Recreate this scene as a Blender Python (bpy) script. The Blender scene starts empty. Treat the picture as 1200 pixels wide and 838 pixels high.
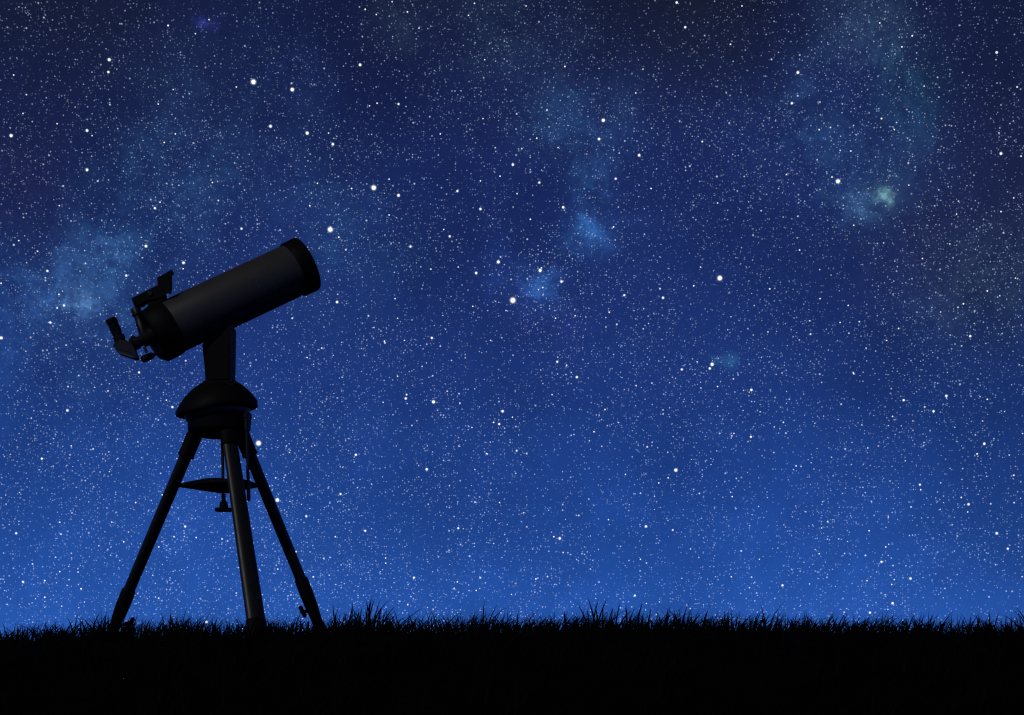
import bpy, bmesh, math, random
import numpy as np
from mathutils import Vector, Matrix

# ------------------------------------------------------------------ camera
SC = bpy.context.scene
F, YH, D, CX = 2000.0, 768.0, 4.07, 600.0      # focal length in photo pixels, eye-level row, metres to the telescope
CAMZ = -(YH - 745.0) / F * D                    # the telescope stands on a crest at z = 0; the camera waits just below it


def P(px, py, dy=0.0):
    """a photo pixel at the depth of the telescope (+dy metres further off)"""
    y = D + dy
    return Vector(((px - CX) / F * y, y, CAMZ + (YH - py) / F * y))


def SKYDIR(px, py):
    return Vector(((px - CX) / F, 1.0, (YH - py) / F)).normalized()


PX = D / F                                      # metres per photo pixel at the telescope
cam = bpy.data.cameras.new('camera')
cam.lens = 36.0 * F / 1200.0
cam.sensor_width = 36.0
cam.shift_y = (YH - 419.0) / 1200.0             # level camera, rising front: verticals stay vertical
cam.clip_start = 0.05
cam.clip_end = 30000.0
camo = bpy.data.objects.new('camera', cam)
SC.collection.objects.link(camo)
camo.location = (0, 0, CAMZ)
camo.rotation_euler = (math.radians(90), 0, 0)
SC.camera = camo

# ------------------------------------------------------------------ render settings
vs = SC.view_settings
vs.view_transform = 'Standard'
vs.look = 'None'
vs.exposure = 0.0
vs.gamma = 1.0
vs.use_curve_mapping = False
SC.cycles.use_denoising = False                 # a denoiser eats faint stars
SC.cycles.use_adaptive_sampling = False
SC.cycles.filter_width = 1.25
SC.cycles.max_bounces = 4


def lin(r, g, b):
    return tuple((c / 255 / 12.92) if c / 255 <= 0.04045 else ((c / 255 + 0.055) / 1.055) ** 2.4 for c in (r, g, b))


# ------------------------------------------------------------------ world: the night sky
world = bpy.data.worlds.new('World')
SC.world = world
world.use_nodes = True
WT = world.node_tree
WT.nodes.clear()


def nd(tree, typ, **kw):
    n = tree.nodes.new(typ)
    for k, v in kw.items():
        setattr(n, k, v)
    return n


def lk(a, b):
    (a.id_data).links.new(a, b)


def wmath(op, a, b=None, clamp=False):
    n = nd(WT, 'ShaderNodeMath', operation=op, use_clamp=clamp)
    for i, v in enumerate((a, b)):
        if v is None:
            continue
        if hasattr(v, 'is_output'):
            lk(v, n.inputs[i])
        else:
            n.inputs[i].default_value = v
    return n.outputs[0]


def wvec(op, a, b=None, scale=None):
    n = nd(WT, 'ShaderNodeVectorMath', operation=op)
    for i, v in enumerate((a, b)):
        if v is None:
            continue
        if hasattr(v, 'is_output'):
            lk(v, n.inputs[i])
        else:
            n.inputs[i].default_value = v
    if scale is not None:
        if hasattr(scale, 'is_output'):
            lk(scale, n.inputs['Scale'])
        else:
            n.inputs['Scale'].default_value = scale
    return n.outputs['Value'] if op in ('DISTANCE', 'LENGTH', 'DOT_PRODUCT') else n.outputs[0]


def wnoise(vec, scale, detail=4, rough=0.55, color=False):
    n = nd(WT, 'ShaderNodeTexNoise')
    n.inputs['Scale'].default_value = scale
    n.inputs['Detail'].default_value = detail
    n.inputs['Roughness'].default_value = rough
    lk(vec, n.inputs['Vector'])
    return n.outputs['Color' if color else 'Fac']


def wrange(v, a, b, c=0.0, d=1.0, smooth=True):
    n = nd(WT, 'ShaderNodeMapRange', interpolation_type='SMOOTHSTEP' if smooth else 'LINEAR')
    lk(v, n.inputs['Value'])
    for k, x in zip(('From Min', 'From Max', 'To Min', 'To Max'), (a, b, c, d)):
        n.inputs[k].default_value = x
    return n.outputs['Result']


geo = nd(WT, 'ShaderNodeNewGeometry')
DIR = wvec('SCALE', geo.outputs['Incoming'], scale=-1.0)
# wisps bend the direction a little so that the clouds of the Milky Way are ragged
warp = wvec('SUBTRACT', wnoise(DIR, 14, 5, 0.6, True), (0.5, 0.5, 0.5))
warp2 = wvec('SUBTRACT', wnoise(DIR, 42, 5, 0.62, True), (0.5, 0.5, 0.5))
DIRW = wvec('ADD', wvec('ADD', DIR, wvec('SCALE', warp, scale=0.02)), wvec('SCALE', warp2, scale=0.028))
sep = nd(WT, 'ShaderNodeSeparateXYZ')
lk(DIR, sep.inputs[0])
wob = wrange(wnoise(DIR, 5.0, 3), 0.3, 0.7, -0.012, 0.012, False)
elev = wmath('ADD', sep.outputs['Z'], wob)
ramp = nd(WT, 'ShaderNodeValToRGB')
lk(wmath('DIVIDE', elev, 0.8), ramp.inputs[0])
GR = [(745, (38, 87, 174)), (700, (36, 83, 169)), (640, (33, 76, 158)), (560, (29, 65, 140)), (460, (26, 53, 118)),
      (340, (25, 45, 103)), (200, (24, 38, 90)), (60, (22, 32, 74)), (-120, (17, 24, 52)), (-500, (10, 14, 32))]
el = ramp.color_ramp.elements
for i, (py, c) in enumerate(GR):
    e = el[i] if i < 2 else el.new(0.9)
    z = (YH - py) / F
    e.position = max(0.0, z / math.sqrt(1 + z * z) / 0.8)
    e.color = (*lin(*c), 1)
SKY = ramp.outputs[0]


def patch(px, py, rpx, inner=0.0):
    """0..1 blob round a direction of the sky"""
    d = wvec('DISTANCE', DIRW, tuple(SKYDIR(px, py)))
    return wrange(d, inner * rpx / F, rpx / F, 1.0, 0.0)


# thin dark dust: the blue fades to slate grey
dust = [(60, -10, 280, .6), (810, -15, 190, .9), (1215, 200, 210, .6), (1190, 40, 170, .4), (480, -20, 150, .35), (600, 30, 170, .2),
        (1090, 300, 170, .4), (20, 215, 130, .3), (1180, 340, 130, .4), (1300, 560, 480, .22)]
for px, py, r, k in dust:
    m = nd(WT, 'ShaderNodeMix', data_type='RGBA')
    lk(wmath('MULTIPLY', patch(px, py, r), k), m.inputs[0])
    lk(SKY, m.inputs[6])
    m.inputs[7].default_value = (*lin(23, 28, 47), 1)
    SKY = m.outputs[2]
# dark rifts and pale veils everywhere
veil = wrange(wnoise(DIRW, 9.0, 6, 0.6), 0.36, 0.66, 0.86, 1.12)
SKY = wvec('SCALE', SKY, scale=veil)
# glowing clouds
neb = [(700, 160, 85, (20, 46, 70), 1.0), (640, 148, 60, (18, 42, 66), 1.0), (694, 215, 48, (20, 52, 82), 1.0), (688, 272, 46, (28, 68, 112), 1.0), (735, 275, 60, (10, 24, 44), 1.0),
       (636, 336, 45, (20, 60, 110), 1.0), (586, 298, 32, (14, 34, 80), .6), (585, 336, 30, (14, 34, 80), .6),
       (1040, 227, 18, (78, 124, 124), .8), (1018, 222, 80, (24, 52, 68), .75), (1008, 240, 30, (45, 75, 100), .8), (960, 180, 160, (6, 22, 40), 1.),
       (1066, 96, 60, (18, 56, 66), .9), (1020, 25, 90, (28, 46, 58), .9), (940, 100, 70, (14, 35, 60), .8),
       (255, 165, 170, (14, 34, 52), .9), (190, 235, 110, (16, 44, 66), 1.0), (400, 280, 130, (14, 44, 62), .9), (335, 95, 70, (14, 32, 60), .8),
       (100, 350, 120, (32, 62, 92), 1.0), (130, 300, 60, (26, 58, 88), 1.0), (95, 360, 40, (36, 60, 80), 1.0), (10, 395, 100, (22, 52, 92), .8),
       (600, 50, 140, (16, 30, 40), 1.0), (470, 15, 60, (22, 34, 40), 1.0), (1150, 340, 110, (24, 42, 48), .8), (1072, 382, 45, (26, 42, 60), .8),
       (960, 130, 60, (12, 34, 44), .9), (955, 165, 50, (10, 30, 44), .9), (985, 195, 50, (14, 38, 50), .9), (1050, 60, 60, (22, 46, 54), .9), (1075, 130, 60, (12, 34, 44), .8),
       (1060, 180, 70, (10, 28, 38), .8), (1043, 225, 12, (120, 160, 155), 1.0), (1005, 242, 22, (34, 62, 84), .8), (690, 268, 22, (36, 84, 134), .9), (640, 330, 24, (34, 76, 124), 1.0),
       (665, 140, 40, (22, 50, 76), .8), (90, 355, 26, (60, 84, 104), .9), (75, 350, 60, (30, 56, 86), .8), (40, 330, 60, (20, 44, 76), .8), (145, 300, 30, (34, 64, 92), .8),
       (849, 430, 18, (36, 84, 104), .9), (248, 22, 17, (50, 50, 150), 1.0), (20, 225, 100, (30, 18, 46), .4), (1085, 290, 150, (28, 26, 48), .6),
       (640, 370, 80, (24, 14, 60), .7), (840, 150, 170, (6, 12, 34), .8), (130, 520, 330, (4, 14, 30), 1.0), (300, 690, 420, (6, 14, 26), 1.0)]
grain = wmath('MULTIPLY', wrange(wnoise(DIRW, 120.0, 7, 0.78), 0.32, 0.7, 0.45, 1.5), wrange(wnoise(DIRW, 34.0, 8, 0.7), 0.36, 0.66, 0.25, 1.5))
GLOW = None
for px, py, r, c, k in neb:
    a = patch(px, py, r * 1.3)
    a = wmath('MULTIPLY', wmath('POWER', a, 1.9), k * 0.72)
    GLOW = a if GLOW is None else wmath('MAXIMUM', GLOW, a)
    SKY = wvec('ADD', SKY, wvec("SCALE", tuple(lin(*c)), scale=wmath('MULTIPLY', a, grain)))
# faint stars too fine to tell apart: random points scattered on the sphere of directions
DENS = wmath('ADD', wrange(wnoise(DIR, 24.0, 6, 0.75), 0.36, 0.64, 0.28, 0.82), wmath('MULTIPLY', GLOW, 0.4))


FADE = wrange(wmath('ADD', elev, wrange(wnoise(DIR, 6.0, 3), 0.3, 0.7, -0.1, 0.1, False)), 0.05, 0.40, 0.98, 0.45, False)


def starlayer(scale, radius, power, gain, tint, off):
    v = nd(WT, 'ShaderNodeTexVoronoi', voronoi_dimensions='3D', feature='F1')
    v.inputs['Scale'].default_value = scale
    lk(wvec('ADD', DIR, off), v.inputs['Vector'])
    sp = nd(WT, 'ShaderNodeSeparateColor')
    lk(v.outputs['Color'], sp.inputs[0])
    rad = wmath('MULTIPLY', wrange(sp.outputs[1], 0, 1, 0.7, 1.15, False), radius * scale / F)
    spot = wmath('SUBTRACT', 1.0, wmath('DIVIDE', v.outputs['Distance'], rad), True)
    spot = wrange(spot, 0.0, 0.75)
    # per-star brightness, thinned out where the sky is poor in stars
    lum = wmath('MULTIPLY', wmath('POWER', sp.outputs[0], power), gain)
    keep = wmath('LESS_THAN', sp.outputs[2], DENS)
    b = wmath('MULTIPLY', wmath('MULTIPLY', wmath('MULTIPLY', spot, lum), keep), FADE)
    return wvec('SCALE', tint, scale=b)


stars = wvec('ADD', starlayer(840, 0.96, 2.2, 0.68, (0.46, 0.64, 1.0), (0.31, 0.17, 0.73)),
             starlayer(620, 1.0, 3.4, 1.15, (0.66, 0.80, 1.0), (1.13, 0.57, 0.29)))
stars = wvec('ADD', stars, starlayer(330, 1.3, 6.0, 1.3, (0.86, 0.93, 1.0), (0.77, 1.91, 0.41)))
out = wvec('ADD', SKY, stars)
bg = nd(WT, 'ShaderNodeBackground')
lk(out, bg.inputs['Color'])
bg.inputs['Strength'].default_value = 1.0
wo = nd(WT, 'ShaderNodeOutputWorld')
lk(bg.outputs[0], wo.inputs['Surface'])
world.cycles.sampling_method = 'NONE'           # an even sky needs no light sampling; single stars would only add noise

# ------------------------------------------------------------------ the moon, far behind the camera's shoulder
sun = bpy.data.lights.new('moonlight', 'SUN')
sun.energy = 0.41
sun.angle = math.radians(0.6)
sun.color = (1.0, 0.97, 0.92)
suno = bpy.data.objects.new('moonlight', sun)
SC.collection.objects.link(suno)
SUNV = Vector((-0.45, -0.66, 0.58)).normalized()
suno.rotation_euler = SUNV.to_track_quat('Z', 'Y').to_euler()
suno.location = (-3, -4, 6)


# ------------------------------------------------------------------ materials
def material(name, col, rough=0.5, metal=0.0, vary=0.25, scale=40.0, bump=0.0, bscale=400.0, spec=0.5):
    m = bpy.data.materials.new(name)
    m.use_nodes = True
    t = m.node_tree
    b = t.nodes['Principled BSDF']
    b.inputs['Roughness'].default_value = rough
    b.inputs['Metallic'].default_value = metal
    b.inputs['Specular IOR Level'].default_value = spec
    tc = nd(t, 'ShaderNodeTexCoord')
    n = nd(t, 'ShaderNodeTexNoise')
    n.inputs['Scale'].default_value = scale
    n.inputs['Detail'].default_value = 5
    lk(tc.outputs['Object'], n.inputs['Vector'])
    r = nd(t, 'ShaderNodeValToRGB')
    r.color_ramp.elements[0].position = 0.3
    r.color_ramp.elements[1].position = 0.7
    r.color_ramp.elements[0].color = (*[c * (1 - vary) for c in col], 1)
    r.color_ramp.elements[1].color = (*[c * (1 + vary) for c in col], 1)
    lk(n.outputs['Fac'], r.inputs[0])
    lk(r.outputs[0], b.inputs['Base Color'])
    rr = nd(t, 'ShaderNodeMapRange')
    lk(n.outputs['Fac'], rr.inputs['Value'])
    rr.inputs['To Min'].default_value = rough * 0.85
    rr.inputs['To Max'].default_value = min(1.0, rough * 1.15)
    lk(rr.outputs[0], b.inputs['Roughness'])
    if bump:
        n2 = nd(t, 'ShaderNodeTexNoise')
        n2.inputs['Scale'].default_value = bscale
        n2.inputs['Detail'].default_value = 3
        lk(tc.outputs['Object'], n2.inputs['Vector'])
        bp = nd(t, 'ShaderNodeBump')
        bp.inputs['Strength'].default_value = bump
        bp.inputs['Distance'].default_value = 0.001
        lk(n2.outputs['Fac'], bp.inputs['Height'])
        lk(bp.outputs[0], b.inputs['Normal'])
    return m


M_TUBE = material('charcoal_tube_paint', (0.062, 0.059, 0.053), 0.5, 0.0, 0.05, 30, 0.15, 900)
M_BLACK = material('black_plastic', (0.0052, 0.0051, 0.0049), 0.6, 0.0, 0.15, 60, 0.25, 1200, 0.15)
M_SATIN = material('black_satin_metal', (0.014, 0.0138, 0.0132), 0.42, 0.0, 0.12, 60, 0.0)
M_LEG = material('black_enamelled_leg', (0.018, 0.0175, 0.0165), 0.42, 0.0, 0.08, 50, 0.0)
M_STEEL = material('dull_steel', (0.10, 0.10, 0.10), 0.45, 0.6, 0.1, 80)
M_SOIL = material('dark_soil', (0.003, 0.0026, 0.002), 0.95, 0.0, 0.5, 9, 0.6, 60, 0.02)
M_GRASS = material('night_grass', (0.004, 0.005, 0.003), 0.9, 0.0, 0.4, 7, 0, 1, 0.03)
M_GLASS = material('tinted_finder_window', (0.02, 0.02, 0.03), 0.2, 0.0, 0.1, 60)


def starmat(name, col, k):
    m = bpy.data.materials.new(name)
    m.use_nodes = True
    t = m.node_tree
    t.nodes.clear()
    e = nd(t, 'ShaderNodeEmission')
    e.inputs[0].default_value = (*col, 1)
    e.inputs[1].default_value = k
    o = nd(t, 'ShaderNodeOutputMaterial')
    lk(e.outputs[0], o.inputs[0])
    m.cycles.emission_sampling = 'NONE'
    return m


# ------------------------------------------------------------------ mesh helpers
COL = SC.collection


def finish(bm, name, mat, parent=None, smooth=35, bevel=0.0):
    if bevel:
        es = [e for e in bm.edges if len(e.link_faces) == 2 and e.calc_face_angle(0) > math.radians(38)]
        bmesh.ops.bevel(bm, geom=es, offset=bevel, segments=2, profile=0.6, affect='EDGES', clamp_overlap=True)
    bmesh.ops.recalc_face_normals(bm, faces=bm.faces)
    me = bpy.data.meshes.new(name)
    bm.to_mesh(me)
    bm.free()
    for p in me.polygons:
        p.use_smooth = True
    me.set_sharp_from_angle(angle=math.radians(smooth))
    me.materials.append(mat)
    o = bpy.data.objects.new(name, me)
    COL.objects.link(o)
    if parent is not None:
        attach(o, parent)
    return o


def attach(o, parent):
    o.parent = parent
    m = Matrix.Translation(parent.location)
    if parent.parent is not None:
        m = Matrix.Identity(4)
    o.matrix_parent_inverse = ROOTINV if parent.parent is None else Matrix.Identity(4)


ROOTINV = Matrix.Identity(4)


def axes(d):
    d = d.normalized()
    a = Vector((0, 0, 1)) if abs(d.z) < 0.9 else Vector((0, 1, 0))
    u = (a - d * a.dot(d)).normalized()
    return d, u, d.cross(u)


def lathe(bm, p0, d, prof, n=40, su=1.0, sw=1.0, uvec=None):
    """revolve (t, r) pairs round the axis p0 + t*d; su/sw squash the section into an oval"""
    d, u, w = axes(d)
    if uvec is not None:
        u = (uvec - d * uvec.dot(d)).normalized()
        w = d.cross(u)
    rings = []
    for t, r in prof:
        c = p0 + d * t
        if r <= 1e-6:
            rings.append([bm.verts.new(c)])
        else:
            rings.append([bm.verts.new(c + u * (math.cos(2 * math.pi * i / n) * r * su) + w * (math.sin(2 * math.pi * i / n) * r * sw)) for i in range(n)])
    for a, b in zip(rings, rings[1:]):
        for i in range(n):
            j = (i + 1) % n
            if len(a) == 1 and len(b) == 1:
                continue
            if len(a) == 1:
                bm.faces.new((a[0], b[i], b[j]))
            elif len(b) == 1:
                bm.faces.new((a[i], b[0], a[j]))
            else:
                bm.faces.new((a[i], b[i], b[j], a[j]))
    for r in (rings[0], rings[-1]):
        if len(r) > 1:
            bm.faces.new(r)


def rod(bm, a, b, r0, r1=None, n=24, **kw):
    r1 = r0 if r1 is None else r1
    L = (b - a).length
    lathe(bm, a, b - a, [(0, r0), (L, r1)], n, **kw)


def prism(bm, pts, dy0, dy1):
    """outline in photo pixels given a real thickness in depth"""
    f = [bm.verts.new(P(x, y, dy0)) for x, y in pts]
    c = (dy0 + dy1) / 2
    b = []
    for x, y in pts:                             # same metric outline on the far side
        q = P(x, y, dy0)
        b.append(bm.verts.new(q + Vector((0, dy1 - dy0, 0))))
    n = len(pts)
    bm.faces.new(f)
    bm.faces.new(b[::-1])
    for i in range(n):
        bm.faces.new((f[i], f[(i + 1) % n], b[(i + 1) % n], b[i]))


def new():
    return bmesh.new()


# ------------------------------------------------------------------ ground: a grassy crest
rng = np.random.default_rng(7)
UT = np.array([(-300, 756), (0, 757), (60, 754), (130, 748), (300, 747), (430, 742), (600, 743), (700, 740), (800, 740), (1000, 743), (1100, 747), (1200, 748), (1500, 745)], float)


def ground_z(x, y):
    x = np.asarray(x, float)
    y = np.asarray(y, float)
    s = y - D
    px = x / D * F + CX
    und = (745 - np.interp(px, UT[:, 0], UT[:, 1] + 3.5)) * PX
    f = np.clip((-s - 0.4) / 3.6, 0, 3)
    front = -0.56 * np.where(f < 1, f * f * (3 - 2 * f) * 0.7 + 0.3 * f, 1)
    b = np.clip((s - 0.35), 0, None)
    back = -7.0 * (1 - np.exp(-(b / 14.0) ** 1.4))
    far = np.clip((b - 40) / 200, 0, 1) * (2.2 + 1.4 * np.sin(x / 130 + 1) + 0.9 * np.sin(x / 47 + y / 210))
    rough = 0.004 * (np.sin(x * 31 + 3 * np.sin(y * 17)) + np.sin(y * 27 + x * 11)) * np.exp(-(s / 6) ** 2)
    return und * np.exp(-(s / 8) ** 2) + front + back + far + rough


def spaced(c, near, n_near, far, n_far):
    a = np.linspace(-near, near, n_near)
    g = near * (far / near) ** (np.arange(1, n_far + 1) / n_far)
    return c + np.concatenate([-g[::-1], a, g])


gx = spaced(0, 3.0, 150, 6000, 45)
gy = spaced(D, 1.6, 90, 6000, 60)
GX, GY = np.meshgrid(gx, gy)
GZ = ground_z(GX, GY)
nx, ny = len(gx), len(gy)
idx = np.arange(nx * ny).reshape(ny, nx)
faces = np.stack([idx[:-1, :-1], idx[:-1, 1:], idx[1:, 1:], idx[1:, :-1]], -1).reshape(-1, 4)
me = bpy.data.meshes.new('ground')
me.from_pydata(np.stack([GX.ravel(), GY.ravel(), GZ.ravel()], 1).tolist(), [], faces.tolist())
me.polygons.foreach_set('use_smooth', [True] * len(me.polygons))
me.materials.append(M_SOIL)
ground = bpy.data.objects.new('ground', me)
COL.objects.link(ground)
ground['kind'] = 'structure'
ground['label'] = 'black grassy rise under the telescope, its crest against the sky'


# ------------------------------------------------------------------ grass
def blades_mesh(name, base, length, lean, width, curl, seg=4):
    """base Nx3, lean Nx2 (sideways reach as a share of the length), one tapering bent strip each"""
    n = len(base)
    t = np.linspace(0, 1, seg + 1)
    V = np.zeros((n, 2 * seg + 1, 3))
    az = np.arctan2(lean[:, 1], lean[:, 0])
    face = rng.uniform(-0.9, 0.9, n)
    wd = np.stack([np.cos(face), np.sin(face)], 1)
    for k, tt in enumerate(t):
        bend = tt ** curl
        p = base.copy()
        p[:, 0] += lean[:, 0] * length * bend
        p[:, 1] += lean[:, 1] * length * bend
        p[:, 2] += length * (tt - 0.32 * np.hypot(lean[:, 0], lean[:, 1]) * tt ** 2.2)
        w = width * (1 - tt) ** 0.6 * 0.5
        if k < seg:
            V[:, 2 * k, :] = p
            V[:, 2 * k + 1, :] = p
            V[:, 2 * k, :2] -= wd * w[:, None]
            V[:, 2 * k + 1, :2] += wd * w[:, None]
        else:
            V[:, 2 * k, :] = p
    nv = 2 * seg + 1
    tri = []
    for k in range(seg - 1):
        a = 2 * k
        tri += [(a, a + 1, a + 3), (a, a + 3, a + 2)]
    tri.append((2 * seg - 2, 2 * seg - 1, 2 * seg))
    T = (np.array(tri)[None] + (np.arange(n) * nv)[:, None, None]).reshape(-1, 3)
    me = bpy.data.meshes.new(name)
    me.vertices.add(n * nv)
    me.vertices.foreach_set('co', V.ravel().astype(np.float32))
    me.loops.add(len(T) * 3)
    me.loops.foreach_set('vertex_index', T.ravel().astype(np.int32))
    me.polygons.add(len(T))
    me.polygons.foreach_set('loop_start', np.arange(0, len(T) * 3, 3, dtype=np.int32))
    me.polygons.foreach_set('loop_total', np.full(len(T), 3, dtype=np.int32))
    me.update(calc_edges=True)
    me.validate()
    me.materials.append(M_GRASS)
    o = bpy.data.objects.new(name, me)
    COL.objects.link(o)
    return o


def field(n, x0, x1, s0, s1):
    x = rng.uniform(x0, x1, n)
    y = D + rng.uniform(s0, s1, n)
    return x, y


xs, ys = [], []
for n, x0, x1, s0, s1 in ((18000, -3.4, 3.4, -0.45, 0.45), (20000, -3.4, 3.4, -3.6, -0.45), (12000, -4.5, 4.5, 0.5, 4.0)):
    a, b = field(n, x0, x1, s0, s1)
    xs.append(a)
    ys.append(b)
x = np.concatenate(xs)
y = np.concatenate(ys)
clump = 0.5 + 0.5 * np.sin(x * 9.3 + 2.1 * np.sin(x * 3.7 + y)) * np.sin(x * 23.0 + y * 5.0)
keep = rng.random(len(x)) < 0.45 + 0.55 * clump
x, y, clump = x[keep], y[keep], clump[keep]
n = len(x)
L = 0.032 + 0.030 * rng.random(n) + 0.026 * clump * rng.random(n) + np.where(rng.random(n) < 0.02, 0.03 * rng.random(n), 0)
lean = np.stack([rng.normal(0.30, 0.52, n), rng.normal(0, 0.3, n)], 1)
base = np.stack([x, y, ground_z(x, y) - 0.006], 1)
grass = blades_mesh('grass', base, L, lean, rng.uniform(0.0028, 0.0050, n), 1.9)
grass['kind'] = 'stuff'
grass['label'] = 'short wild grass in silhouette along the crest'
grass['category'] = 'grass'

# tall tufts that stand out above the rest: (base px, tip px, bow) per blade
TUFTS = [
    ('tall ragged grass tuft, bushiest of the crest, just beyond a tripod foot', 0.10, 433, [
        ((430, 744), (436, 697), 1), ((432, 744), (440, 699), 3), ((428, 744), (431, 706), 0), ((427, 744), (428, 712), -2), ((434, 744), (433, 703), 1),
        ((438, 744), (446, 702), 3), ((440, 744), (458, 702), 9), ((444, 745), (467, 707), 5), ((455, 746), (498, 711), 3), ((401, 744), (414, 704), -2),
        ((396, 744), (390, 707), 1), ((418, 744), (414, 712), -1), ((422, 744), (424, 711), 1), ((424, 744), (419, 716), -2), ((448, 745), (452, 715), 2),
        ((436, 744), (428, 701), -2), ((442, 744), (449, 709), 3), ((412, 744), (421, 717), 1), ((406, 744), (404, 718), -1)]),
    ('sparse grass tuft of crossing long blades in open crest', 0.04, 700, [
        ((699, 742), (688, 699), -2), ((694, 742), (702, 701), 2), ((698, 742), (712, 700), 2), ((692, 742), (676, 706), -2), ((720, 742), (727, 705), 1),
        ((705, 742), (707, 708), 0), ((690, 742), (688, 713), -1), ((702, 742), (697, 708), -1), ((725, 742), (746, 713), 7), ((745, 742), (753, 704), 1),
        ((712, 742), (719, 711), 2), ((736, 742), (733, 709), 0), ((759, 742), (763, 712), 1)]),
    ('arching grass tuft bowed over sideways with long drooping blades', 0.0, 1196, [
        ((1204, 750), (1190, 711), -6), ((1203, 750), (1184, 714), -9), ((1199, 750), (1171, 719), -8), ((1176, 748), (1140, 721), -4), ((1160, 748), (1159, 715), 0),
        ((1208, 750), (1201, 704), -4), ((1212, 750), (1216, 706), 2), ((1206, 750), (1224, 714), 6), ((1194, 749), (1190, 721), -2), ((1210, 750), (1208, 712), 0)]),
]
for lab, dy, cpx, bl in TUFTS:
    root = bpy.data.objects.new('grass_tuft', None)
    COL.objects.link(root)
    c = P(cpx, 744, dy)
    root.location = (c.x, c.y, float(ground_z(c.x, c.y)))
    root.empty_display_size = 0.03
    root['label'] = lab
    root['category'] = 'grass tuft'
    root['group'] = 'tall tufts on the crest'
    for k, (b0, b1, bow) in enumerate(bl):
        dd = dy + random.Random(k).uniform(-0.03, 0.03)
        A = P(b0[0], b0[1], dd)
        A.z = float(ground_z(A.x, A.y)) - 0.008
        B = P(b1[0], b1[1], dd + random.Random(k + 50).uniform(-0.03, 0.03))
        ch = B - A
        side = Vector((-ch.z, 0, ch.x)).normalized() * (bow * PX)       # bends the middle sideways
        bm = new()
        prev = None
        S = 7
        for i in range(S + 1):
            t = i / S
            c = A.lerp(B, t) + side * (4 * t * (1 - t)) * (1 if bow >= 0 else 1)
            w = 0.0028 * (1 - t) ** 0.5
            if i < S:
                cur = [bm.verts.new(c + Vector((-w, -0.0006, 0))), bm.verts.new(c + Vector((0, 0.0010, 0))), bm.verts.new(c + Vector((w, -0.0006, 0)))]
            else:
                cur = [bm.verts.new(c)]
            if prev:
                if len(cur) == 3:
                    bm.faces.new((prev[0], prev[1], cur[1], cur[0]))
                    bm.faces.new((prev[1], prev[2], cur[2], cur[1]))
                else:
                    bm.faces.new((prev[0], prev[1], cur[0]))
                    bm.faces.new((prev[1], prev[2], cur[0]))
            prev = cur
        ROOTINV = Matrix.Translation(root.location).inverted()
        finish(bm, 'blade', M_GRASS, root, smooth=60)

# ------------------------------------------------------------------ telescope
tele = bpy.data.objects.new('telescope', None)
COL.objects.link(tele)
c = P(262, 745)
tele.location = (c.x, c.y, 0.0)
tele.empty_display_size = 0.2
tele['label'] = 'dark grey telescope on a black tripod standing in the grass'
tele['category'] = 'telescope'
ROOTINV = Matrix.Translation(tele.location).inverted()

# --- optical tube: points up and away from the camera
A = P(200, 384, -0.060)
B = P(359, 309.5, 0.060)
AX = (B - A).normalized()
LT = (B - A).length
R = 31.0 * PX
bm = new()
lathe(bm, A, AX, [(-0.004, R * 0.98), (0.0, R), (LT - 0.036, R), (LT - 0.03, R * 0.99)], 96)
tube = finish(bm, 'optical_tube', M_TUBE, tele)
bm = new()
e0 = LT - 0.038
lathe(bm, A, AX, [(e0, R * 1.0), (e0 + 0.0005, R * 1.045), (e0 + 0.003, R * 1.065), (LT - 0.004, R * 1.075), (LT - 0.0005, R * 1.06), (LT, R * 1.03),
                  (LT - 0.001, R * 0.985), (LT - 0.006, R * 0.975), (LT - 0.006, 0)], 96)
cap = finish(bm, 'front_ring', M_BLACK, tube)
bm = new()
for i in range(60):                              # grip ribs round the ring
    pass
lathe(bm, A, AX, [(LT - 0.0062, R * 0.30), (LT - 0.0045, R * 0.29), (LT - 0.0045, 0)], 40)
finish(bm, 'cap_boss', M_BLACK, tube)
RC = (P(176, 393, -0.078) - A).dot(AX)           # rear of the cell, along the axis (negative)
bm = new()
lathe(bm, A, AX, [(0.001, R * 1.0), (0.001, R * 1.035), (-0.004, R * 1.05), (RC * 0.45, R * 1.05), (RC * 0.55, R * 1.035), (RC * 0.9, R * 0.97), (RC, R * 0.90), (RC - 0.001, R * 0.80),
                  (RC + 0.003, R * 0.78), (RC + 0.003, 0)], 96)
finish(bm, 'rear_cell', M_BLACK, tube)
UP = (Vector((0, 0, 1)) - AX * AX.z).normalized()
# pear-shaped flange at the foot of the rear cell
bm = new()
q = A + AX * (RC * 0.55) - UP * (R * 0.80)
lathe(bm, q - AX * 0.018, AX, [(0, R * 0.20), (0.004, R * 0.27), (0.03, R * 0.27), (0.036, R * 0.2)], 32)
finish(bm, 'collimation_housing', M_BLACK, tube)
# focus knob on the back
bm = new()
k0, k1 = P(184, 414.0, -0.075), P(166, 422, -0.09)
d = (k1 - k0)
Lk = d.length
lathe(bm, k0, d, [(0, 0.004), (Lk * 0.25, 0.004), (Lk * 0.25, 0.0068), (Lk * 0.3, 0.0076), (Lk * 0.93, 0.0076), (Lk, 0.006)], 28)
finish(bm, 'focus_knob', M_SATIN, tube)
bm = new()
for i in range(14):
    a = 2 * math.pi * i / 14
    dd, u, w = axes(d)
    o = u * math.cos(a) + w * math.sin(a)
    rod(bm, k0 + dd * Lk * 0.36 + o * 0.0074, k0 + dd * Lk * 0.9 + o * 0.0074, 0.0009, n=6)
finish(bm, 'knob_ribs', M_BLACK, tube)
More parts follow.
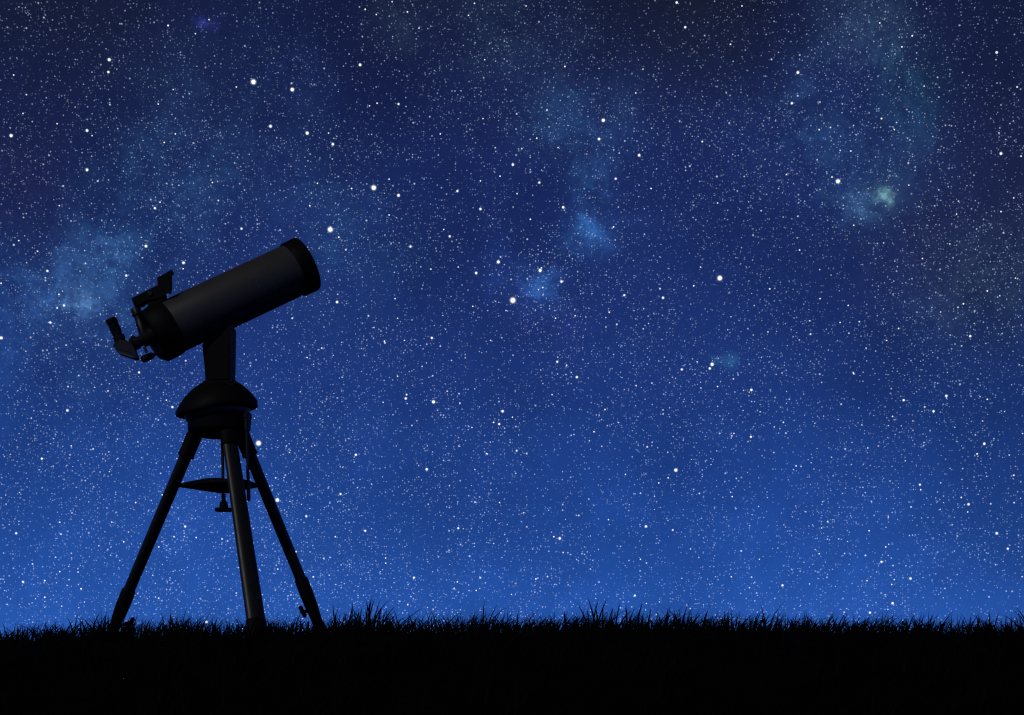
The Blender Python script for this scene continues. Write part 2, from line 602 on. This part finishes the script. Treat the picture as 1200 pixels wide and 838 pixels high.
# flip lever / control bar standing along the back plate
bm = new()
b0, b1 = P(158.5, 361.5, -0.088), P(169, 393, -0.088)
d = b1 - b0
Lb = d.length
lathe(bm, b0, d, [(-0.002, 0.006), (0, 0.0105), (0.003, 0.0122), (0.016, 0.0122), (0.019, 0.0095), (0.034, 0.0095), (0.037, 0.011), (Lb - 0.004, 0.011), (Lb, 0.008)], 28)
finish(bm, 'flip_mirror_knob', M_SATIN, tube)
bm = new()
rod(bm, P(161, 372, -0.088), P(176, 367, -0.075), 0.006, n=20)
rod(bm, P(167, 386, -0.088), P(180, 381, -0.075), 0.006, n=20)
finish(bm, 'knob_bracket', M_BLACK, tube)

# --- visual back, diagonal and eyepiece
bm = new()
v0, v1 = P(178, 393.5, -0.080), P(154, 404.5, -0.100)
d = v1 - v0
Lv = d.length
lathe(bm, v0, d, [(0, 0.021), (Lv * 0.22, 0.021), (Lv * 0.25, 0.0175), (Lv * 0.46, 0.0175), (Lv * 0.5, 0.0125), (Lv * 0.66, 0.0125), (Lv * 0.70, 0.0155), (Lv * 0.96, 0.0155), (Lv, 0.0125)], 40)
finish(bm, 'visual_back', M_SATIN, tube)
bm = new()
s0 = P(162, 399, -0.10)
rod(bm, s0, P(155.5, 395, -0.104), 0.0022, n=12)
lathe(bm, P(156.5, 395.6, -0.1035), P(154, 394, -0.105) - P(156.5, 395.6, -0.1035), [(0, 0.004), (0.006, 0.004)], 16)
rod(bm, P(169, 407, -0.1), P(172, 413, -0.1), 0.0035, n=14)
finish(bm, 'thumb_screw', M_STEEL, tube)
bm = new()
prism(bm, [(132.3, 405.5), (134.5, 401), (141, 398.3), (152.6, 399.5), (156.5, 407), (160.3, 419.0), (159, 420), (138, 413.2)], -0.120, -0.088)
diag = finish(bm, 'star_diagonal', M_SATIN, tele, bevel=0.0018)
bm = new()
prism(bm, [(139, 411.6), (157.5, 417.6), (156.4, 419.6), (138.4, 413.9)], -0.1215, -0.0865)
finish(bm, 'back_plate', M_STEEL, diag, bevel=0.0006)
bm = new()
prism(bm, [(137.5, 404.5), (150, 403), (154.5, 413.2), (140.5, 409.2)], -0.1212, -0.119)
finish(bm, 'side_cover', M_LEG, diag, bevel=0.0006)
bm = new()
e0, e1 = P(142.3, 402.5, -0.104), P(129.6, 373.2, -0.112)
d = e1 - e0
Le = d.length
lathe(bm, e0, d, [(0, 0.0128), (Le * 0.12, 0.0128), (Le * 0.13, 0.0140), (Le * 0.30, 0.0140), (Le * 0.32, 0.0105), (Le * 0.36, 0.0105), (Le * 0.38, 0.0118), (Le * 0.80, 0.0118)], 40)
eyep = finish(bm, 'eyepiece', M_SATIN, tele)
bm = new()
lathe(bm, e0, d, [(Le * 0.78, 0.0116), (Le * 0.79, 0.0128), (Le * 0.84, 0.0132), (Le * 0.96, 0.0130), (Le, 0.0115), (Le * 0.985, 0.0085), (Le * 0.9, 0.007), (Le * 0.9, 0)], 40)
finish(bm, 'eyecup', M_BLACK, eyep)
bm = new()
dd, u, w = axes(d)
for i in range(22):
    a = 2 * math.pi * i / 22
    o = u * math.cos(a) + w * math.sin(a)
    rod(bm, e0 + dd * Le * 0.46 + o * 0.0116, e0 + dd * Le * 0.72 + o * 0.0116, 0.0009, n=6)
finish(bm, 'grip_ribs', M_BLACK, eyep)

# --- red dot finder on the rear cell
bm = new()
prism(bm, [(153.8, 349.6), (168, 342.3), (185, 334.0), (190.2, 337), (193, 346), (190, 348), (180, 350.5), (169.5, 352.5), (165, 356.5), (157.2, 358.5)], -0.098, -0.066)
finder = finish(bm, 'finder_scope', M_BLACK, tele, bevel=0.0022)
bm = new()
prism(bm, [(184.2, 325.3), (201.2, 316.0), (201.6, 340.2), (190.5, 346.5), (184.8, 336)], -0.099, -0.095)
prism(bm, [(184.2, 325.3), (201.2, 316.0), (201.6, 340.2), (190.5, 346.5), (184.8, 336)], -0.069, -0.065)
prism(bm, [(184.2, 325.3), (201.2, 316.0), (201.3, 319.0), (184.4, 328.5)], -0.0949, -0.0691)
finish(bm, 'window_frame', M_BLACK, finder, bevel=0.0006)
bm = new()
prism(bm, [(196.2, 319.6), (198.6, 318.4), (198.8, 341.2), (196.4, 342.4)], -0.0948, -0.0692)
finish(bm, 'window', M_GLASS, finder)
bm = new()
prism(bm, [(170, 352.2), (192.4, 346.8), (192.6, 349), (186.5, 355), (187, 360), (179, 366), (176.2, 361), (170.5, 354.5)], -0.094, -0.068)
finish(bm, 'finder_bracket', M_BLACK, finder, bevel=0.001)
bm = new()
lathe(bm, P(176, 344, -0.0975), Vector((0, -1, 0)), [(0, 0.006), (0.004, 0.006), (0.005, 0.005)], 20)
finish(bm, 'brightness_dial', M_SATIN, finder)

# --- arm of the mount
bm = new()
prism(bm, [(241.2, 451), (239.6, 430), (237.0, 404), (242, 397), (250, 391.5), (262, 385.5), (267, 382.5), (271.3, 381), (271.1, 400), (270.6, 430), (270.4, 451)], -0.052, 0.016)
arm = finish(bm, 'mount_arm', M_BLACK, tele, bevel=0.005)
bm = new()
prism(bm, [(245.5, 444), (243.6, 420), (243.4, 410), (247, 402), (256, 397), (263, 397), (267.5, 402), (268, 410), (267.8, 444)], -0.0545, -0.050)
finish(bm, 'arm_cover', M_BLACK, arm, bevel=0.0012)
bm = new()
prism(bm, [(240, 397), (271, 382.5), (272, 387), (241, 401)], -0.036, 0.006)
finish(bm, 'dovetail_bar', M_SATIN, arm, bevel=0.001)

# --- domed drive base, its rim tilted a little
LP = [(0, 446.5), (-15.5, 447.6), (-26.2, 455.7), (-32.5, 461.6), (-38.2, 468.2), (-43.5, 476.5), (-47.8, 485), (-47.2, 488.6), (-44, 488.8), (-37, 488.6), (0, 488.6)]
RP = [(0, 446.5), (25, 447.8), (31, 451.8), (36.5, 456.5), (42, 462.0), (47.2, 468.6), (47.9, 475.4), (47.2, 476.2), (46, 477.0), (43.6, 477.6), (0, 488.6)]
CXB = 254.0


def swept_dome(bm, n=72):
    rings = []
    for (lx, ly), (rx, ry) in zip(LP, RP):
        if lx == 0:
            q = P(CXB, ly, 0)
            rings.append([bm.verts.new(q)])
            continue
        ring = []
        for i in range(n):
            a = 2 * math.pi * i / n
            k = (1 + math.cos(a)) / 2
            k = k * k * (3 - 2 * k)
            r = (1 - k) * -lx + k * rx
            yy = (1 - k) * ly + k * ry
            q = P(CXB, yy, 0)
            ring.append(bm.verts.new(q + Vector((math.cos(a) * r * PX, math.sin(a) * r * PX, 0))))
        rings.append(ring)
    for a, b in zip(rings, rings[1:]):
        for i in range(n):
            j = (i + 1) % n
            if len(a) == 1:
                bm.faces.new((a[0], b[j], b[i]))
            elif len(b) == 1:
                bm.faces.new((a[i], a[j], b[0]))
            else:
                bm.faces.new((a[i], a[j], b[j], b[i]))


bm = new()
swept_dome(bm)
base = finish(bm, 'drive_base', M_BLACK, tele, smooth=40)
bm = new()
c = P(257.5, 449, 0)
prism(bm, [(239, 451.5), (274, 451.5), (274.5, 446), (238.6, 446)], -0.056, 0.02)
finish(bm, 'arm_collar', M_BLACK, base, bevel=0.002)
bm = new()
t0 = P(255.5, 491, 0)
nrm = Vector((-0.125, 0, 1)).normalized()
lathe(bm, t0, nrm, [(0, 0.066), (0.001, 0.074), (0.010, 0.078), (0.0165, 0.078), (0.017, 0.074)], 72)
finish(bm, 'azimuth_ring', M_LEG, base)
# control panel and power socket on the front of the head
bm = new()
prism(bm, [(247.5, 491), (255.5, 491), (255.5, 497.5), (247.5, 497.5)], -0.0655, -0.06)
finish(bm, 'power_socket', M_SATIN, base, bevel=0.001)

# --- tripod head
HC = P(257, 512.5, 0)
bm = new()
lathe(bm, HC, Vector((0, 0, 1)), [(0, 0.044), (0.002, 0.049), (0.006, 0.058), (0.014, 0.070), (0.018, 0.0735), (0.048, 0.0765), (0.056, 0.0765)], 64)
head = finish(bm, 'tripod_head', M_BLACK, tele)

# feet of the legs on the ground, spread round the head
FEET = {'left': (P(229, 507.5, 0.025), P(217.3, 535.5, 0.036), P(150.2, 694, 0.128), P(131.5, 741, 0.150)),
        'right': (P(281.6, 505, 0.035), P(293.6, 534.5, 0.046), P(353.5, 681, 0.138), P(375.5, 738, 0.165)),
        'near': (P(267.2, 503, -0.045), P(269.9, 521, -0.055), P(300.3, 729, -0.215), P(302.0, 745, -0.228))}
HUB = P(257, 505, 0)
for key, (a, b, cc, e) in FEET.items():
    d = (e - a).normalized()
    rad = Vector((e.x - HUB.x, e.y - HUB.y, 0))
    rad = (rad - d * rad.dot(d)).normalized()    # across the leg, outwards
    tan = d.cross(rad)
    near = key == 'near'
    # outwards the section is slim, across it is wide: an oval extrusion
    wide = 10.5 * PX if near else 8.2 * PX
    slim = 6.2 * PX
    wb, wt = (1.06, 0.86) if near else (0.98, 1.04)
    bm = new()
    dl = (cc - b)
    Ln = dl.length
    n0 = 0.014
    lathe(bm, b - dl.normalized() * n0, dl, [(0, wide * wt), (Ln * 0.5, wide * (wt + wb) / 2), (Ln + 0.02, wide * wb)], 40, su=slim / wide, sw=1.0, uvec=rad)
    leg = finish(bm, 'tripod_leg', M_LEG, tele)
    bm = new()
    ds = b - a
    Ls = ds.length
    ww = wide * wt
    lathe(bm, a, ds, [(-0.006, ww * 0.7), (0, ww * 1.1), (Ls * 0.15, ww * 1.22), (Ls * 0.86, ww * 1.20), (Ls * 0.9, ww * 1.26), (Ls * 0.99, ww * 1.26), (Ls, ww * 1.05)], 40, su=slim / wide * 1.12, sw=1.0, uvec=rad)
    finish(bm, 'leg_sleeve', M_BLACK, leg)
    # hinge yoke and bolt
    bm = new()
    h = a + Vector((0, 0, 0.012)) - rad * 0.004
    rod(bm, h - tan * 0.017, h + tan * 0.017, 0.0135, n=24)
    finish(bm, 'leg_hinge', M_BLACK, leg, bevel=0.001)
    bm = new()
    lathe(bm, h - tan * 0.0165, -tan, [(0, 0.0058), (0.0035, 0.0056), (0.005, 0.0042), (0.005, 0)], 6)
    finish(bm, 'hinge_bolt', M_STEEL, leg)
    bm = new()
    lathe(bm, h + tan * 0.0165, tan, [(0, 0.0058), (0.0035, 0.0056), (0.005, 0.0042), (0.005, 0)], 6)
    finish(bm, 'hinge_bolt', M_STEEL, leg)
    # lower clamp and foot
    bm = new()
    df = e - cc
    Lf = df.length
    wf = wide * wb
    ext = 0.012
    prof = [(-0.006, wf * 1.05), (-0.004, wf * 1.14), (Lf * 0.28, wf * 1.16), (Lf * 0.5, wf * 1.10), (Lf * 0.8, wf * 0.88), (Lf + ext * 0.4, wf * 0.78), (Lf + ext, wf * 0.4)]
    if near:
        prof = [(-0.004, wf * 1.02), (-0.002, wf * 1.06), (Lf * 0.6, wf * 1.05), (Lf + ext, wf * 0.9)]
    lathe(bm, cc, df, prof, 40, su=min(1.0, slim / wide * 1.15), sw=1.0, uvec=rad)
    finish(bm, 'foot', M_BLACK, leg)

# clamp knobs: wing screws by the two far feet
for (s, m, w0, w1, w2) in (((144, 732), (151.5, 730), (148.5, 737.5), (156.8, 723.5), 0.11), ((366, 715), (356.5, 717), (351.2, 710.0), (358.2, 723.8), 0.15)):
    bm = new()
    rod(bm, P(*s, w2), P(*m, w2 - 0.004), 0.0045, n=16)
    a, b = P(*w0, w2 - 0.006), P(*w1, w2 - 0.006)
    d = b - a
    lathe(bm, a, d, [(0, 0.002), (d.length * 0.12, 0.0068), (d.length * 0.36, 0.0055), (d.length * 0.5, 0.0085), (d.length * 0.64, 0.0055), (d.length * 0.88, 0.0068), (d.length, 0.002)], 20, su=0.9, sw=0.8)
    finish(bm, 'leg_clamp_knob', M_BLACK, tele)

# --- spreader tray: three arms reaching for the legs
TC = P(262, 566.5, 0.0)
tips = []
for key, (a, b, cc, e) in FEET.items():
    t = (TC.z - b.z) / (cc.z - b.z)
    q = b.lerp(cc, t)
    v = Vector((q.x - TC.x, q.y - TC.y, 0))
    tips.append(math.atan2(v.y, v.x))
    bm = None
reach = {}
for key, (a, b, cc, e) in FEET.items():
    t = (TC.z - b.z) / (cc.z - b.z)
    q = b.lerp(cc, t)
    v = Vector((q.x - TC.x, q.y - TC.y, 0))
    reach[math.atan2(v.y, v.x)] = v.length - 4.0 * PX
bm = new()
NT = 96
top, mid, bot = [], [], []
for i in range(NT):
    a = 2 * math.pi * i / NT
    r = 0.056
    tipk = 0.0
    for ta, tr in reach.items():
        da = abs((a - ta + math.pi) % (2 * math.pi) - math.pi)
        k = max(0.0, 1 - da / 0.75)
        r = max(r, 0.056 + (tr - 0.056) * k ** 1.8)
        tipk = max(tipk, k ** 2)
    th = 0.0075 * (1 - 0.8 * tipk)
    dirv = Vector((math.cos(a), math.sin(a), 0))
    top.append(bm.verts.new(TC + dirv * r * 0.97 + Vector((0, 0, 0.004 + 0.006 * (1 - tipk) - 0.002))))
    mid.append(bm.verts.new(TC + dirv * r + Vector((0, 0, -0.003))))
    bot.append(bm.verts.new(TC + dirv * r * (0.92 - 0.25 * (1 - tipk)) + Vector((0, 0, -0.005 - 0.006 * (1 - tipk)))))
ctop = bm.verts.new(TC + Vector((0, 0, 0.009)))
hub = [bm.verts.new(TC + Vector((math.cos(2 * math.pi * i / NT) * 0.016, math.sin(2 * math.pi * i / NT) * 0.017, -0.0225))) for i in range(NT)]
for i in range(NT):
    j = (i + 1) % NT
    bm.faces.new((ctop, top[i], top[j]))
    bm.faces.new((top[i], mid[i], mid[j], top[j]))
    bm.faces.new((mid[i], bot[i], bot[j], mid[j]))
    bm.faces.new((bot[i], hub[i], hub[j], bot[j]))
bm.faces.new(hub)
tray = finish(bm, 'spreader_tray', M_BLACK, tele)
bm = new()
rod(bm, P(260.5, 511, 0), P(261.8, 600, 0), 0.0037, n=20)
finish(bm, 'threaded_rod', M_SATIN, tele)
bm = new()
c0 = P(262, 579, 0)
for i in range(5):                               # coarse thread between the tray and its knob
    lathe(bm, c0 - Vector((0, 0, 0.0045 * i)), Vector((0, 0, -1)), [(0, 0.0040), (0.0012, 0.0062), (0.0024, 0.0062), (0.0038, 0.0040)], 24)
finish(bm, 'thread', M_SATIN, tray)
bm = new()
c0 = P(262.2, 587.5, 0)
lathe(bm, c0, Vector((0, 0, -1)), [(0, 0.006), (0.002, 0.0092), (0.013, 0.0105), (0.0155, 0.0105), (0.016, 0.0200), (0.0175, 0.0212), (0.0225, 0.0212), (0.0245, 0.019), (0.0245, 0)], 40)
finish(bm, 'tray_knob', M_BLACK, tray)
bm = new()
lathe(bm, P(288.2, 484, -0.045), P(291.6, 586.5, -0.045) - P(288.2, 484, -0.045),
      [(0, 0.0052), (0.040, 0.0052), (0.041, 0.0032), (0.12, 0.0034), (0.125, 0.0040), (0.200, 0.0046), (0.206, 0.0040), (0.2086, 0.001)], 20)
lathe(bm, P(288.2, 486, -0.045), Vector((0, 0, 1)), [(-0.006, 0.008), (0.006, 0.008)], 20)
finish(bm, 'wedge_bolt', M_SATIN, head)

# ------------------------------------------------------------------ the stars one can pick out
sky = bpy.data.objects.new('sky', None)
COL.objects.link(sky)
sky['kind'] = 'structure'
sky['label'] = 'deep blue night sky full of stars'
RS = 9000.0
STARS = """297 96 4,342.5 105 3,317 148 2.5,360 156 2.7,390 169 2.3,385 156 1.5,387 269 4.2,128 70 2.5,127 84.5 2,197 30 1.8,13 159 2.6,27 133 1.6,102 153 2.3,108 159 1.5,102 199 2.3,67 145 1.6,16 88 1.6,31 111 1.4,203 105 1.5,185.5 122 1.6,277 102 1.6,192.5 167 1.6,205.5 157 1.4,181.5 244 2,187.5 237 1.4,283 268 2,363 241 1.6,229 39.5 1.5,69.5 241 1.5,249 214 1.4,372 215 1.4,245 23 1.3,
438 220 4,467 229 2.5,412 221 1.8,456 210 1.7,422 76 2.3,428 11 1.6,441 17 1.6,477.5 14 1.7,491 33 1.4,459.5 2 1.4,442 121 1.7,467 122 1.9,433 124 1.3,662 78 1.8,707 141 2.8,702 163 2.3,749 182 2.3,601 193 2.2,629 162 1.8,641 129 1.5,654 173 1.4,632 214 2,606 227 1.7,586 206.5 1.6,563 245 2.2,536 224 2,721.5 209.5 2,660 243 2.2,621.5 257 1.6,719 266 1.8,527 277 2,520 269 1.5,456 252 1.7,793 3 2,556 4 1.6,616.5 7 1.5,745 109 1.5,568 70 1.3,566 139 1.4,563 212 1.6,763 221 1.6,516 157 1.4,549 18 1.4,
982 212.5 3.5,975 207.5 1.7,935 85 2.4,928 121 2,960 152 1.8,823 166 1.8,997 177 1.7,1033 139 1.8,1069 42 1.7,1057 55 1.6,1168 61.5 2,1192 102 1.8,1173 180 2.3,1196.6 183 1.7,856 52 1.8,869.5 7 1.7,803 32 1.9,921.6 204.5 1.6,892 247 1.5,841 238 1.6,1173 248 1.7,1188 232 1.5,1121 251 1.5,1065 217 1.4,1000.5 264 1.6,1031 27 1.4,1083 101 1.5,1048 152 1.3,
171 288.5 2.4,215 308 2.4,148 323 2,55.5 317.5 2,69 345 1.8,75 358 2,67 361 1.7,59 378 2,44 294.5 1.7,1.5 396 2.5,1.3 332 1.7,395 354 2.3,397 278 1.7,342.5 373 1.8,163 436.5 1.9,79 481 2.2,202 477 2,195 469 1.7,303 519.5 4.2,377 408 1.7,360 419 1.4,22 282 1.4,214.6 315 1.5,
601 352 4.6,584 307 2.7,633 317 2.8,634.5 314 1.8,558 320 2.3,658 330 2.2,481 289 2,505 315.5 1.7,537 313 1.5,636 337 1.8,631 339.5 1.5,731.5 346 1.9,777 349 2.2,714 366 1.8,651 373 1.7,674 370 1.6,506 396 2,450.5 400 1.7,474 399 1.4,575 399 1.5,653 424 2,664 428 1.7,676 442 2.2,475.5 467 2.2,508 471 2.8,589 482 2.4,600.5 489 1.6,585 497 2,578.5 495 1.7,539 472.5 1.6,553 501 1.6,709 480 1.8,696 506 1.7,647 462.5 1.6,417 533 2.1,571 532 1.6,799 433 2,745.5 452 1.5,764 449 1.5,593 364 1.5,554 359 1.5,463 350 1.5,466 373 1.5,449 471.5 1.4,524 458.5 1.5,466 441 1.6,
843.5 326 4,834.5 427 2.9,831.8 431.8 2.2,880.5 457 2.2,859.5 444 1.6,961 350 1.7,902 338.5 1.8,949 376 1.6,1007 377 1.7,984.5 378 1.5,1053 385 1.7,1039 399 1.6,1015 408 1.5,1137 394 2,1129 356 1.8,1157 341 1.7,1081 303 1.6,1113 286 1.5,1109 464 2.2,1094 482 2,1059 469 2,1157 468 1.7,1046 488 1.7,1153.5 520 2.1,880 512 1.9,860 508 1.6,918 495 1.7,1017 525 1.5,813 335 1.7,821 313 1.6,937 293 1.6,900 389 1.5,994 358 1.4,1000.5 438 1.5,1190 326 1.5,817 424 1.5,841 453 1.5,
792 551 2.9,500 550 2.2,656 631 2.4,649 629 1.8,757 617 2.3,537 619 1.9,428 622 1.9,485 677 1.9,536 682 1.7,558 692 1.5,628 678.5 1.8,744 698 1.9,713 609 1.7,750.5 655.5 1.6,783 560 1.7,772 566 1.6,733 556 1.6,585.5 589 1.6,570 531.5 1.6,452 654 1.5,452 660 1.5,613.5 601 1.5,
1135 591 2.2,1134 600 1.6,1168 625 2.3,1181 643 1.9,1188 557 1.8,1078 568 1.9,1079 574 1.6,1018.5 622 1.8,1033 658.5 2,1067 678 2.2,1046 707 2.2,1019.5 718 2,917 686 2,933 546 1.8,858 582 1.6,960 649 1.5,890 655.5 1.5,1038 641 1.6,1016 680.5 1.5,857 676 1.5,1145 532 1.7,1045 685 1.6,1126.5 583 1.6,
49 537.5 1.9,159 589 1.7,19 625 2,217 617 2,204 629 1.8,230 630 1.6,186 641 1.8,145 635 1.7,70 612 1.6,131 612 1.6,359 605 2,393 629 1.8,399 579 2,325 586 3.2,323 560 1.7,347 646.5 1.8,325.5 667 1.6,27 682 2,52.5 680.5 1.7,52.5 700 1.8,95 690 1.8,186 701 1.7,242 729 2.3,277 695 1.6,83.5 522.5 1.5,190 580 1.5,70 670 1.5,91.5 670.5 1.5"""
SM = [starmat('white_star', (1, 1, 1), 1.3), starmat('bluish_star', (0.80, 0.89, 1.0), 1.15), starmat('warm_star', (1.0, 0.95, 0.86), 1.15)]
smesh = []
for m in SM:
    bm = new()
    bmesh.ops.create_icosphere(bm, subdivisions=2, radius=1.0)
    me = bpy.data.meshes.new('star')
    bm.to_mesh(me)
    bm.free()
    me.materials.append(m)
    smesh.append(me)
# soft glow round the brightest ones: optical halo imitated by an added emissive ball
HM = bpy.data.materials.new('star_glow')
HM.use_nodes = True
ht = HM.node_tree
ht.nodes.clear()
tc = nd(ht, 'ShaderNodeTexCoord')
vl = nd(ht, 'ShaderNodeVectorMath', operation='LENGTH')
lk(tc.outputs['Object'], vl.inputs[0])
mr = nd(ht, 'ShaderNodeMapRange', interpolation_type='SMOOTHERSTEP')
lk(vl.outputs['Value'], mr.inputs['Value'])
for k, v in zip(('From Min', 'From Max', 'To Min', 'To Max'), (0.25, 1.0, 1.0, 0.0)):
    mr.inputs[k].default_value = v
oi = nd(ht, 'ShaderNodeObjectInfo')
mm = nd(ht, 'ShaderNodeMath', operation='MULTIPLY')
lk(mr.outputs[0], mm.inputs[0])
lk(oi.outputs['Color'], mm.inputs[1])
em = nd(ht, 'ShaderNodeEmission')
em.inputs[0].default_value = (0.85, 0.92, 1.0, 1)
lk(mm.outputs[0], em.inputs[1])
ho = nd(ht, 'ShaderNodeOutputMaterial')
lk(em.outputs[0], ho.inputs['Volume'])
bm = new()
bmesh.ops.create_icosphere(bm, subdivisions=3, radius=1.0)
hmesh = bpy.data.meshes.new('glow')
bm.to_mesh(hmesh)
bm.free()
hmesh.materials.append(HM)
rs = random.Random(3)
for i, s in enumerate(STARS.replace('\n', '').split(',')):
    px, py, sz = map(float, s.split())
    o = bpy.data.objects.new('star', smesh[0 if sz > 2.6 else rs.choice((0, 1, 1, 2))])
    COL.objects.link(o)
    o.parent = sky
    o.location = SKYDIR(px, py) * RS
    rad = max(0.7, 0.56 * sz - 0.15) / F * RS
    o.scale = (rad,) * 3
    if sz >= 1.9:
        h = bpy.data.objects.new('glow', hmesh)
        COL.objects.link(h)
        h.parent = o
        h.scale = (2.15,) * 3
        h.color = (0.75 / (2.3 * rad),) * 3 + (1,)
